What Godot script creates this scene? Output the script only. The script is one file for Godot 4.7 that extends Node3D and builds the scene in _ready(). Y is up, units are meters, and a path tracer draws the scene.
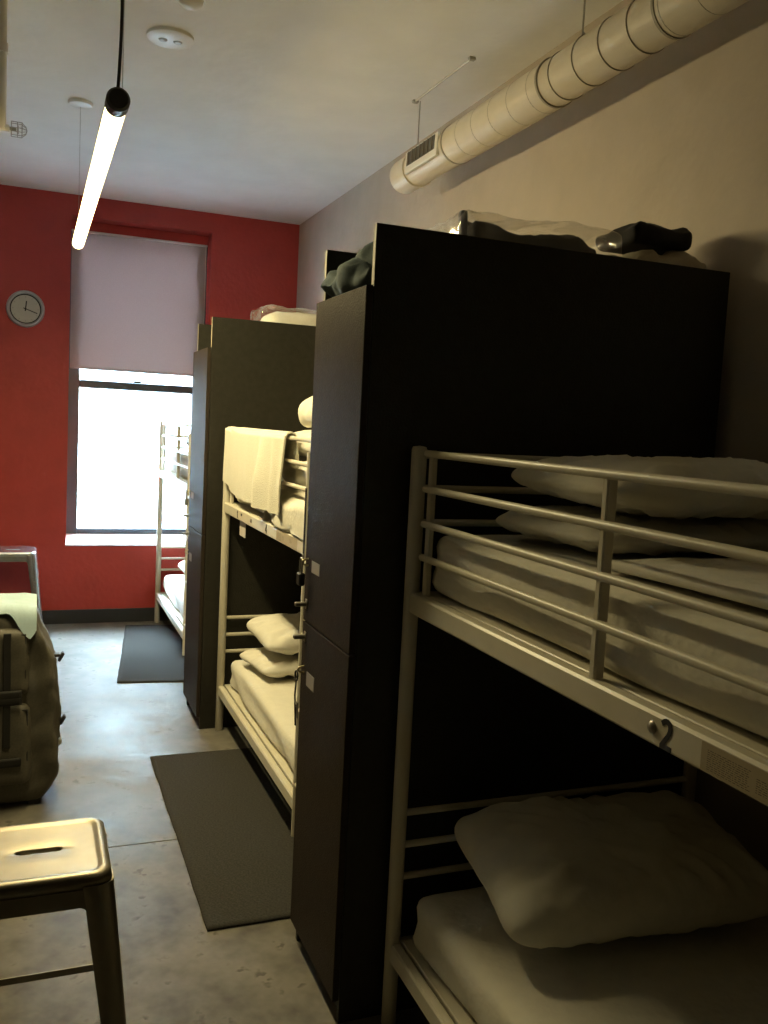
extends Node3D
# A hostel dormitory: three steel bunk beds with locker cabinets between them along the right wall,
# a red end wall with a window, a linear pendant lamp and a round air duct.

const WALL_X := 1.94      # right wall
const LEFT_X := -1.54     # left wall
const BACK_Z := -7.02     # red end wall
const FRONT_Z := 4.2
const CEIL_Y := 3.16
const BED_X := 0.91       # aisle posts of the beds
const BED_W := 0.95
const BED_L := 1.88
var M := {}
var used := {}
var fn := FastNoiseLite.new()

# ------------------------------------------------------------------ helpers
func numbered(n: String) -> String:
	if not used.has(n):
		used[n] = 0
		return n
	used[n] += 1
	return "%s_%03d" % [n, used[n]]

func thing(called: String, label: String, category: String, at := Vector3.ZERO, turn := 0.0, group := "") -> Node3D:
	var o := Node3D.new()
	o.name = numbered(called)
	add_child(o)
	o.position = at
	o.rotation.y = turn
	tag(o, label, category, group)
	return o

func tag(o: Node, label: String, category := "", group := "") -> void:
	if label: o.set_meta("label", label)
	if category: o.set_meta("category", category)
	if group: o.set_meta("group", group)

func part(parent: Node, called: String, mesh: Mesh, mat: Material, at := Vector3.ZERO, label := "") -> MeshInstance3D:
	var o := MeshInstance3D.new()
	o.name = called
	o.mesh = mesh
	o.material_override = mat
	parent.add_child(o, true)
	o.position = at
	if label: o.set_meta("label", label)
	return o

func struct(called: String, mesh: Mesh, mat: Material, at := Vector3.ZERO, label := "") -> MeshInstance3D:
	var o := part(self, called, mesh, mat, at, label)
	o.set_meta("kind", "structure")
	return o

func begin() -> SurfaceTool:
	var st := SurfaceTool.new()
	st.begin(Mesh.PRIMITIVE_TRIANGLES)
	return st

func fin(st: SurfaceTool) -> ArrayMesh:
	st.generate_normals()
	st.index()
	return st.commit()

func tri_out(st: SurfaceTool, a: Vector3, b: Vector3, c: Vector3, away: Vector3) -> void:
	if (a - c).cross(a - b).dot((a + b + c) / 3.0 - away) < 0.0:
		var t := b
		b = c
		c = t
	st.add_vertex(a); st.add_vertex(b); st.add_vertex(c)

func quad(st: SurfaceTool, a: Vector3, b: Vector3, c: Vector3, d: Vector3) -> void:
	st.add_vertex(a); st.add_vertex(b); st.add_vertex(c)
	st.add_vertex(a); st.add_vertex(c); st.add_vertex(d)

# a box with chamfered edges; basis turns it about its centre
func bbox(st: SurfaceTool, c: Vector3, s: Vector3, bev := 0.003, bs := Basis.IDENTITY) -> void:
	st.set_smooth_group(-1)
	var h := s * 0.5
	var b := minf(bev, minf(h.x, minf(h.y, h.z)) * 0.9)
	var v := func(ax: int, sg: Vector3) -> Vector3:
		var p := Vector3.ZERO
		for k in 3:
			p[k] = sg[k] * (h[k] if k == ax else h[k] - b)
		return c + bs * p
	for ax in 3:
		var i := (ax + 1) % 3
		var j := (ax + 2) % 3
		for s1: float in [-1.0, 1.0]:
			var q: Array[Vector3] = []
			for cc: Array in [[-1, -1], [1, -1], [1, 1], [-1, 1]]:
				var sg := Vector3.ZERO
				sg[ax] = s1; sg[i] = cc[0]; sg[j] = cc[1]
				q.append(v.call(ax, sg))
			tri_out(st, q[0], q[1], q[2], c)
			tri_out(st, q[0], q[2], q[3], c)
			for s2: float in [-1.0, 1.0]:
				var e: Array[Vector3] = []
				for s3: float in [-1.0, 1.0]:
					var sg2 := Vector3.ZERO
					sg2[ax] = s3; sg2[i] = s1; sg2[j] = s2
					e.append(v.call(i, sg2)); e.append(v.call(j, sg2))
				tri_out(st, e[0], e[1], e[3], c)
				tri_out(st, e[0], e[3], e[2], c)
	for sx: float in [-1.0, 1.0]:
		for sy: float in [-1.0, 1.0]:
			for sz: float in [-1.0, 1.0]:
				var sg3 := Vector3(sx, sy, sz)
				tri_out(st, v.call(0, sg3), v.call(1, sg3), v.call(2, sg3), c)

func box_mesh(s: Vector3, bev := 0.003) -> ArrayMesh:
	var st := begin()
	bbox(st, Vector3.ZERO, s, bev)
	return fin(st)

# a round bar along a path
func tube(st: SurfaceTool, pts: Array, r: float, sides := 12, r_end := -1.0) -> void:
	var rings: Array = []
	var n := pts.size()
	var prev_u := Vector3.ZERO
	for k in n:
		var d: Vector3 = (pts[mini(k + 1, n - 1)] - pts[maxi(k - 1, 0)]).normalized()
		var u := prev_u
		if k == 0:
			u = d.cross(Vector3.UP if absf(d.y) < 0.9 else Vector3.RIGHT)
		u = (u - d * u.dot(d)).normalized()
		prev_u = u
		var w := d.cross(u)
		var rr := r if r_end < 0.0 else lerpf(r, r_end, float(k) / (n - 1))
		var ring: Array[Vector3] = []
		for i in sides:
			var a := TAU * i / sides
			ring.append(pts[k] + (u * cos(a) + w * sin(a)) * rr)
		rings.append(ring)
	st.set_smooth_group(0)
	for k in n - 1:
		for i in sides:
			var j := (i + 1) % sides
			quad(st, rings[k][i], rings[k][j], rings[k + 1][j], rings[k + 1][i])
	st.set_smooth_group(-1)
	for i in range(1, sides - 1):
		tri_out(st, rings[0][0], rings[0][i], rings[0][i + 1], pts[1])
		tri_out(st, rings[n - 1][0], rings[n - 1][i], rings[n - 1][i + 1], pts[n - 2])

func bar(a: Vector3, b: Vector3, r: float, sides := 14) -> ArrayMesh:
	var st := begin()
	tube(st, [a, b], r, sides)
	return fin(st)

# profile of (radius, height) turned round the y axis
func lathe(st: SurfaceTool, prof: Array, segs := 24, xf := Transform3D.IDENTITY) -> void:
	var g := 0
	for k in prof.size() - 1:
		if k > 0:
			var d0: Vector2 = (prof[k] - prof[k - 1]).normalized()
			var d1: Vector2 = (prof[k + 1] - prof[k]).normalized()
			if d0.dot(d1) < 0.8:
				g += 1
		st.set_smooth_group(g)
		for i in segs:
			var a := TAU * i / segs
			var b := TAU * ((i + 1) % segs) / segs
			var p: Vector2 = prof[k]
			var q: Vector2 = prof[k + 1]
			var p0 := xf * Vector3(cos(a) * p.x, p.y, sin(a) * p.x)
			var p1 := xf * Vector3(cos(b) * p.x, p.y, sin(b) * p.x)
			var q0 := xf * Vector3(cos(a) * q.x, q.y, sin(a) * q.x)
			var q1 := xf * Vector3(cos(b) * q.x, q.y, sin(b) * q.x)
			if p.x > 1e-6:
				st.add_vertex(p0); st.add_vertex(q1); st.add_vertex(p1)
			if q.x > 1e-6:
				st.add_vertex(p0); st.add_vertex(q0); st.add_vertex(q1)

func lathe_mesh(prof: Array, segs := 24, xf := Transform3D.IDENTITY) -> ArrayMesh:
	var st := begin()
	lathe(st, prof, segs, xf)
	return fin(st)

# a box with soft round edges and a bend given by disp
func soft_box(s: Vector3, r: float, n: Vector3i, disp = null) -> ArrayMesh:
	var st := begin()
	st.set_smooth_group(0)
	var h := s * 0.5
	var inn := h - Vector3.ONE * r
	var make := func(p: Vector3) -> Vector3:
		var q := p.clamp(-inn, inn)
		var o := q + (p - q).normalized() * r if (p - q).length() > 1e-9 else p
		return disp.call(o) if disp != null else o
	for ax in 3:
		var i := (ax + 1) % 3
		var j := (ax + 2) % 3
		for sg: float in [-1.0, 1.0]:
			var g: Array = []
			for a in n[i] + 1:
				var row: Array[Vector3] = []
				for b in n[j] + 1:
					var p := Vector3.ZERO
					p[ax] = sg * h[ax]
					p[i] = h[i] * soft_step(float(a) / n[i], r / s[i])
					p[j] = h[j] * soft_step(float(b) / n[j], r / s[j])
					row.append(make.call(p))
				g.append(row)
			for a in n[i]:
				for b in n[j]:
					if sg > 0:
						quad(st, g[a][b], g[a][b + 1], g[a + 1][b + 1], g[a + 1][b])
					else:
						quad(st, g[a][b], g[a + 1][b], g[a + 1][b + 1], g[a][b + 1])
	return fin(st)

# -1..1, with the rows nearer together at the rounded rims
func soft_step(t: float, _rim: float) -> float:
	var x := 2.0 * t - 1.0
	return x * 0.55 + 0.45 * sin(x * PI * 0.5)

# cloth: a grid of points given a thickness
func sheet(rows: Array, th: float) -> ArrayMesh:
	var st := begin()
	var nr := rows.size()
	var nc: int = rows[0].size()
	var top: Array = []
	var bot: Array = []
	for a in nr:
		var t: Array[Vector3] = []
		var u: Array[Vector3] = []
		for b in nc:
			var da: Vector3 = rows[mini(a + 1, nr - 1)][b] - rows[maxi(a - 1, 0)][b]
			var db: Vector3 = rows[a][mini(b + 1, nc - 1)] - rows[a][maxi(b - 1, 0)]
			var nn := da.cross(db).normalized() * th * 0.5
			t.append(rows[a][b] + nn)
			u.append(rows[a][b] - nn)
		top.append(t)
		bot.append(u)
	st.set_smooth_group(0)
	for a in nr - 1:
		for b in nc - 1:
			quad(st, top[a][b], top[a][b + 1], top[a + 1][b + 1], top[a + 1][b])
			quad(st, bot[a][b], bot[a + 1][b], bot[a + 1][b + 1], bot[a][b + 1])
	st.set_smooth_group(1)
	for a in nr - 1:
		quad(st, top[a][0], top[a + 1][0], bot[a + 1][0], bot[a][0])
		quad(st, top[a][nc - 1], bot[a][nc - 1], bot[a + 1][nc - 1], top[a + 1][nc - 1])
	for b in nc - 1:
		quad(st, top[0][b], bot[0][b], bot[0][b + 1], top[0][b + 1])
		quad(st, top[nr - 1][b], top[nr - 1][b + 1], bot[nr - 1][b + 1], bot[nr - 1][b])
	return fin(st)

func nz(p: Vector3, f: float) -> float:
	return fn.get_noise_3d(p.x * f * 100.0, p.y * f * 100.0, p.z * f * 100.0)

# pillow lying flat: length along x, width along z, rests on y = 0
func pillow_mesh(s: Vector3, sd: float, bend = null) -> ArrayMesh:
	var st := begin()
	st.set_smooth_group(0)
	var nx := 44
	var ny := 32
	for side: float in [1.0, -1.0]:
		var g: Array = []
		for a in nx + 1:
			var row: Array[Vector3] = []
			for b in ny + 1:
				var u := sin((2.0 * a / nx - 1.0) * PI * 0.5)
				var v := sin((2.0 * b / ny - 1.0) * PI * 0.5)
				var body := pow(maxf((1.0 - pow(absf(u), 4.0)) * (1.0 - pow(absf(v), 4.0)), 0.0), 0.5)
				var x := s.x * 0.5 * u * (1.0 - 0.07 * (1.0 - v * v))
				var z := s.z * 0.5 * v * (1.0 - 0.07 * (1.0 - u * u))
				var blunt := pow(absf(u), 5.0) * pow(absf(v), 5.0)
				x *= 1.0 - 0.10 * blunt
				z *= 1.0 - 0.12 * blunt
				var p := Vector3(x, sd, z)
				var rim := maxf(absf(u), absf(v))
				# creases that run in from the corners
				var ang := atan2(z, x)
				var crease := sin(ang * 22.0 + nz(p, 0.04) * 7.0) * rim * rim * (1.0 - rim) * 0.060
				var hgt := s.y * 0.5 * body * (1.0 + 0.20 * nz(p, 0.035)) + (crease + nz(p, 0.12) * 0.008) * minf(body * 2.0, 1.0)
				var y := s.y * 0.42 + side * hgt * (1.0 if side > 0 else 0.84)
				var o := Vector3(x, y, z)
				row.append(bend.call(o) if bend != null else o)
			g.append(row)
		for a in nx:
			for b in ny:
				if side > 0:
					quad(st, g[a][b], g[a + 1][b], g[a + 1][b + 1], g[a][b + 1])
				else:
					quad(st, g[a][b], g[a][b + 1], g[a + 1][b + 1], g[a + 1][b])
	return fin(st)

# ------------------------------------------------------------------ materials
func mat(col: Color, rough := 0.7, metal := 0.0) -> StandardMaterial3D:
	var m := StandardMaterial3D.new()
	m.albedo_color = col.linear_to_srgb()
	m.roughness = rough
	m.metallic = metal
	return m

func noise_image(sz: int, freq: float, oct: int, sd: int) -> Image:
	var f := FastNoiseLite.new()
	f.seed = sd
	f.frequency = freq
	f.fractal_octaves = oct
	f.noise_type = FastNoiseLite.TYPE_SIMPLEX_SMOOTH
	return f.get_seamless_image(sz, sz)

func tex(im: Image) -> ImageTexture:
	im.generate_mipmaps()
	return ImageTexture.create_from_image(im)

func triplanar(m: StandardMaterial3D, metres: float, world := true) -> StandardMaterial3D:
	m.uv1_triplanar = true
	m.uv1_world_triplanar = world
	m.uv1_scale = Vector3.ONE / metres
	return m

# tone on tone: albedo texture of base colour times a noise between lo and hi
func mottled(col: Color, rough: float, metres: float, lo: float, hi: float, sz := 256, freq := 0.02, oct := 4, sd := 1, metal := 0.0) -> StandardMaterial3D:
	var m := mat(Color.WHITE, rough, metal)
	var n := noise_image(sz, freq, oct, sd)
	var im := Image.create(sz, sz, false, Image.FORMAT_RGB8)
	for y in sz:
		for x in sz:
			var k := lerpf(lo, hi, n.get_pixel(x, y).r)
			im.set_pixel(x, y, Color(col.r * k, col.g * k, col.b * k).linear_to_srgb())
	m.albedo_texture = tex(im)
	return triplanar(m, metres)

func bumped(m: StandardMaterial3D, freq: float, strength: float, sd := 7, sz := 256) -> StandardMaterial3D:
	var n := noise_image(sz, freq, 3, sd)
	n.convert(Image.FORMAT_RGBA8)
	n.bump_map_to_normal_map(strength)
	m.normal_enabled = true
	m.normal_texture = tex(n)
	return m

func weave(col: Color, rough: float, metres: float, contrast: float, sd: int) -> StandardMaterial3D:
	var m := mat(Color.WHITE, rough)
	var sz := 256
	var n := noise_image(sz, 0.03, 4, sd)
	var im := Image.create(sz, sz, false, Image.FORMAT_RGB8)
	for y in sz:
		for x in sz:
			var w := 0.5 + 0.25 * (sin(x * TAU / 8.0) + sin(y * TAU / 8.0))
			var k := 1.0 - contrast * w + (n.get_pixel(x, y).r - 0.5) * contrast
			im.set_pixel(x, y, Color(col.r * k, col.g * k, col.b * k).linear_to_srgb())
	m.albedo_texture = tex(im)
	return triplanar(m, metres, false)

func make_materials() -> void:
	M.ceiling = bumped(mottled(Color(0.84, 0.84, 0.83), 0.9, 2.0, 0.95, 1.03, 256, 0.02, 4, 3), 0.08, 0.2)
	M.wall = bumped(mottled(Color(0.46, 0.40, 0.34), 0.85, 1.5, 0.94, 1.04, 256, 0.02, 4, 5), 0.1, 0.25)
	M.wall_dark = bumped(mottled(Color(0.15, 0.14, 0.13), 0.8, 1.5, 0.94, 1.04, 256, 0.02, 4, 55), 0.1, 0.25)
	M.red = bumped(mottled(Color(0.39, 0.034, 0.020), 0.6, 1.3, 0.92, 1.05, 256, 0.02, 4, 6), 0.1, 0.25)
	# polished concrete: cloudy patches, grit, dark scuffs
	var sz := 1024
	var c1 := noise_image(sz, 0.004, 5, 11)
	var c2 := noise_image(sz, 0.05, 3, 12)
	var c3 := noise_image(sz, 0.016, 5, 13)
	var im := Image.create(sz, sz, false, Image.FORMAT_RGB8)
	var ro := Image.create(sz, sz, false, Image.FORMAT_RGB8)
	for y in sz:
		for x in sz:
			var a := c1.get_pixel(x, y).r
			var b := c2.get_pixel(x, y).r
			var c := c3.get_pixel(x, y).r
			var k := 0.158 + 0.09 * (a - 0.5) + 0.05 * (b - 0.5) + 0.09 * (c - 0.5)
			var scuff := clampf((c - 0.64) * 6.0, 0.0, 1.0) * clampf((b - 0.48) * 6.0, 0.0, 1.0)
			k *= 1.0 - 0.55 * scuff
			im.set_pixel(x, y, Color(k, k * 0.93, k * 0.78).linear_to_srgb())
			var rr := 0.42 + 0.22 * (a - 0.5) + 0.15 * (b - 0.5)
			ro.set_pixel(x, y, Color(rr, rr, rr))
	M.concrete = mat(Color.WHITE, 1.0)
	M.concrete.albedo_texture = tex(im)
	M.concrete.roughness_texture = tex(ro)
	M.concrete.metallic_specular = 0.28
	triplanar(M.concrete, 2.6)
	M.joint = mat(Color(0.06, 0.055, 0.05), 0.9)
	M.rubber = mat(Color(0.022, 0.022, 0.021), 0.55)
	M.board = bumped(mottled(Color(0.029, 0.0272, 0.0215), 0.50, 0.6, 0.85, 1.1, 256, 0.05, 3, 21), 0.3, 0.5)
	M.door = bumped(mottled(Color(0.040, 0.032, 0.0245), 0.48, 0.5, 0.88, 1.1, 256, 0.05, 3, 22), 0.3, 0.5)
	M.board.metallic_specular = 0.3
	M.door.metallic_specular = 0.10
	M.edge = mat(Color(0.34, 0.29, 0.20), 0.6)
	M.steel = mottled(Color(0.62, 0.58, 0.47), 0.38, 0.4, 0.95, 1.04, 128, 0.03, 3, 23)
	M.bracket = mat(Color(0.35, 0.33, 0.29), 0.35, 0.8)
	M.brass = mat(Color(0.55, 0.45, 0.25), 0.35, 0.9)
	M.black = mat(Color(0.012, 0.012, 0.012), 0.5)
	M.linen = bumped(mottled(Color(0.72, 0.69, 0.60), 0.9, 0.5, 0.94, 1.03, 256, 0.03, 4, 24), 0.06, 0.7)
	M.pillow = bumped(mottled(Color(0.70, 0.67, 0.58), 0.9, 0.5, 0.94, 1.03, 256, 0.03, 4, 25), 0.05, 1.0)
	M.towel = bumped(mottled(Color(0.74, 0.71, 0.60), 0.95, 0.25, 0.9, 1.04, 256, 0.08, 3, 26), 0.2, 2.4)
	M.mat = mat_material()
	M.mat.metallic_specular = 0.1
	M.duct = mottled(Color(0.64, 0.58, 0.49), 0.45, 0.6, 0.93, 1.04, 128, 0.03, 3, 27)
	M.seam = mat(Color(0.20, 0.18, 0.15), 0.6)
	M.fold = mat(Color(0.33, 0.30, 0.25), 0.55)
	M.grille = mat(Color(0.10, 0.09, 0.075), 0.5, 0.3)
	M.galv = mat(Color(0.45, 0.43, 0.40), 0.4, 0.8)
	M.white_plastic = mat(Color(0.72, 0.71, 0.68), 0.4)
	M.grey_plastic = mat(Color(0.40, 0.39, 0.36), 0.5)
	M.pipe = mat(Color(0.62, 0.59, 0.54), 0.45)
	M.frame = mat(Color(0.075, 0.085, 0.100), 0.45, 0.2)
	M.sill = mat(Color(0.78, 0.78, 0.77), 0.5)
	M.gun = mottled(Color(0.245, 0.22, 0.17), 0.40, 0.3, 0.93, 1.04, 256, 0.03, 3, 28, 0.9)
	M.chrome = mottled(Color(0.62, 0.62, 0.62), 0.26, 0.3, 0.9, 1.05, 128, 0.04, 3, 29, 0.95)
	M.nylon = weave(Color(0.120, 0.110, 0.085), 0.62, 0.10, 0.30, 31)
	M.strap = weave(Color(0.018, 0.017, 0.015), 0.7, 0.06, 0.3, 32)
	M.teal = weave(Color(0.44, 0.58, 0.64), 0.85, 0.12, 0.12, 33)
	M.denim = weave(Color(0.085, 0.120, 0.130), 0.9, 0.12, 0.3, 34)
	M.dark_cloth = weave(Color(0.016, 0.014, 0.016), 0.9, 0.12, 0.3, 35)
	M.pale_cloth = weave(Color(0.45, 0.40, 0.31), 0.9, 0.12, 0.15, 36)
	M.grey_cloth = weave(Color(0.20, 0.21, 0.24), 0.9, 0.12, 0.2, 37)
	M.film = mat(Color(0.80, 0.78, 0.72), 0.12)
	M.film.transparency = BaseMaterial3D.TRANSPARENCY_ALPHA
	M.film.albedo_color.a = 0.08
	M.glass = mat(Color(0.9, 0.95, 0.95), 0.02)
	M.glass.transparency = BaseMaterial3D.TRANSPARENCY_ALPHA
	M.glass.albedo_color.a = 0.06
	M.shade = weave(Color(0.50, 0.45, 0.45), 0.9, 0.10, 0.08, 38)
	M.shade.backlight_enabled = true
	M.shade.backlight = Color(0.62, 0.58, 0.57)
	M.print_black = mat(Color(0.012, 0.012, 0.02), 0.6)
	M.paper = mat(Color(0.55, 0.50, 0.46), 0.8)
	M.sticker = mat(Color(0.27, 0.24, 0.22), 0.7)
	M.clock_rim = mat(Color(0.45, 0.45, 0.46), 0.35, 0.6)
	M.clock_face = mat(Color(0.60, 0.60, 0.54), 0.5)
	M.tube = mat(Color(0.9, 0.88, 0.8), 0.5)
	M.tube.emission_enabled = true
	M.tube.emission = TUBE_COLOR.linear_to_srgb()
	M.tube.emission_energy_multiplier = TUBE_GLOW
	M.facade = mottled(Color(0.19, 0.185, 0.175), 0.9, 2.0, 0.9, 1.05, 128, 0.03, 3, 41)
	M.asphalt = mottled(Color(0.50, 0.50, 0.49), 0.9, 2.0, 0.85, 1.1, 128, 0.05, 3, 42)
	M.facade_glass = mat(Color(0.12, 0.18, 0.20), 0.1)
	M.slip = slip_material()

# grey carpet with fine cross ribs
func mat_material() -> StandardMaterial3D:
	var m := mat(Color.WHITE, 0.95)
	var sz := 512
	var n := noise_image(sz, 0.05, 4, 45)
	var im := Image.create(sz, sz, false, Image.FORMAT_RGB8)
	var hm := Image.create(sz, sz, false, Image.FORMAT_RGBA8)
	for y in sz:
		for x in sz:
			var rib := 0.5 + 0.5 * sin(y * TAU / 16.0 + 0.8 * sin(x * TAU / 32.0))
			var k := 0.060 * (0.62 + 0.38 * rib + 0.5 * (n.get_pixel(x, y).r - 0.5))
			im.set_pixel(x, y, Color(k, k * 0.96, k * 0.86).linear_to_srgb())
			hm.set_pixel(x, y, Color(rib, rib, rib))
	hm.bump_map_to_normal_map(1.2)
	m.albedo_texture = tex(im)
	m.normal_enabled = true
	m.normal_texture = tex(hm)
	return triplanar(m, 0.26, false)

# tan printed slip: rows of print too small to read
func slip_material() -> StandardMaterial3D:
	var m := mat(Color.WHITE, 0.7)
	var im := Image.create(512, 96, false, Image.FORMAT_RGB8)
	im.fill(Color(0.40, 0.33, 0.22).linear_to_srgb())
	var rng := RandomNumberGenerator.new()
	rng.seed = 5
	for blk: Array in [[18, 130, 20, 84], [150, 190, 34, 80], [330, 380, 30, 60]]:
		for y in range(blk[2], blk[3], 7):
			var x: int = blk[0]
			while x < int(blk[1]):
				var w := rng.randi_range(3, 12)
				im.fill_rect(Rect2i(x, y, w, 2), Color(0.26, 0.23, 0.18))
				x += w + 3
	m.albedo_texture = tex(im)
	return m

# ------------------------------------------------------------------ scene
const TUBE_COLOR := Color(1.0, 0.82, 0.41)
const TUBE_GLOW := 5.5
const TUBE_AREA := 2.45
const TUBE_A := Vector3(0.205, 2.46, -2.66)
const TUBE_B := Vector3(0.200, 2.46, -4.97)

func _ready() -> void:
	fn.seed = 3
	fn.frequency = 0.9
	fn.fractal_octaves = 3
	# camera
	var cam := Camera3D.new()
	cam.name = "camera"
	cam.fov = 59.81
	cam.position = Vector3(0, 1.6, 0)
	cam.rotation = Vector3(deg_to_rad(-5.441), deg_to_rad(-21.637), deg_to_rad(2.933))
	add_child(cam)
	cam.current = true
	# overcast sky
	var env := Environment.new()
	var sm := ProceduralSkyMaterial.new()
	sm.sky_top_color = Color(0.78, 0.91, 1.0)
	sm.sky_horizon_color = Color(0.86, 0.96, 1.0)
	sm.ground_bottom_color = Color(0.55, 0.58, 0.60)
	sm.ground_horizon_color = Color(0.88, 0.93, 0.96)
	sm.energy_multiplier = 150.0
	var sky := Sky.new()
	sky.sky_material = sm
	env.background_mode = Environment.BG_SKY
	env.sky = sky
	env.tonemap_mode = Environment.TONE_MAPPER_LINEAR
	env.tonemap_exposure = 1.08
	env.sdfgi_enabled = true
	env.ssao_enabled = true
	env.ssil_enabled = true
	var we := WorldEnvironment.new()
	we.name = "world_environment"
	we.environment = env
	add_child(we)
	make_materials()
	build_room()
	build_window()
	build_outside()
	build_lamp()
	build_duct()
	build_cabinets()
	build_beds()
	build_floor_things()
	build_ceiling_things()
	build_tops()

func build_room() -> void:
	var len := FRONT_Z - BACK_Z
	var wid := WALL_X - LEFT_X
	var mx := (WALL_X + LEFT_X) * 0.5
	var mzc := (FRONT_Z + BACK_Z) * 0.5
	# concrete floor: two slabs with a sawn joint between them
	var jz := -3.29
	var base := struct("floor", box_mesh(Vector3(wid + 0.3, 0.1, len + 0.3), 0.0), M.joint, Vector3(mx, -0.062, mzc), "polished concrete floor with a sawn joint")
	for seg: Array in [[BACK_Z - 0.1, jz - 0.0025], [jz + 0.0025, FRONT_Z + 0.1]]:
		part(base, "slab", box_mesh(Vector3(wid + 0.2, 0.012, seg[1] - seg[0]), 0.0015), M.concrete, Vector3(0, 0.056, (seg[0] + seg[1]) * 0.5 - mzc))
	struct("ceiling", box_mesh(Vector3(wid + 0.4, 0.15, len + 0.4), 0.0), M.ceiling, Vector3(mx, CEIL_Y + 0.075, mzc), "off-white painted ceiling")
	struct("wall_right", box_mesh(Vector3(0.2, CEIL_Y, len + 0.4), 0.0), M.wall, Vector3(WALL_X + 0.1, CEIL_Y * 0.5, mzc), "cream painted wall behind the beds")
	struct("wall_left", box_mesh(Vector3(0.2, CEIL_Y, len + 0.4), 0.0), M.wall_dark, Vector3(LEFT_X - 0.1, CEIL_Y * 0.5, mzc), "dark grey painted wall")
	struct("wall_front", box_mesh(Vector3(wid, CEIL_Y, 0.2), 0.0), M.wall_dark, Vector3(mx, CEIL_Y * 0.5, FRONT_Z + 0.1), "dark grey painted wall")
	# red wall with the window opening (x .234 .. 1.251, y .615 .. 3.011)
	var st := begin()
	var t := 0.36
	var zc := BACK_Z - t * 0.5
	var x0 := 0.234
	var x1 := 1.251
	var y0 := 0.594
	var y1 := 3.011
	bbox(st, Vector3((LEFT_X + x0) * 0.5, CEIL_Y * 0.5, zc), Vector3(x0 - LEFT_X, CEIL_Y, t), 0.0)
	bbox(st, Vector3((WALL_X + x1) * 0.5, CEIL_Y * 0.5, zc), Vector3(WALL_X - x1, CEIL_Y, t), 0.0)
	bbox(st, Vector3((x0 + x1) * 0.5, y0 * 0.5, zc), Vector3(x1 - x0, y0, t), 0.0)
	bbox(st, Vector3((x0 + x1) * 0.5, (CEIL_Y + y1) * 0.5, zc), Vector3(x1 - x0, CEIL_Y - y1, t), 0.0)
	struct("wall_back", fin(st), M.red, Vector3.ZERO, "red painted end wall with a deep window recess")
	struct("baseboard_back", box_mesh(Vector3(wid, 0.106, 0.012), 0.003), M.rubber, Vector3(mx, 0.053, BACK_Z + 0.006), "black rubber baseboard under the red wall")
	struct("baseboard_right", box_mesh(Vector3(0.012, 0.106, len - 0.03), 0.003), M.rubber, Vector3(WALL_X - 0.006, 0.053, mzc + 0.01), "black rubber baseboard behind the beds")
	struct("baseboard_left", box_mesh(Vector3(0.012, 0.106, len - 0.03), 0.003), M.rubber, Vector3(LEFT_X + 0.006, 0.053, mzc + 0.01), "black rubber baseboard")

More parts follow.
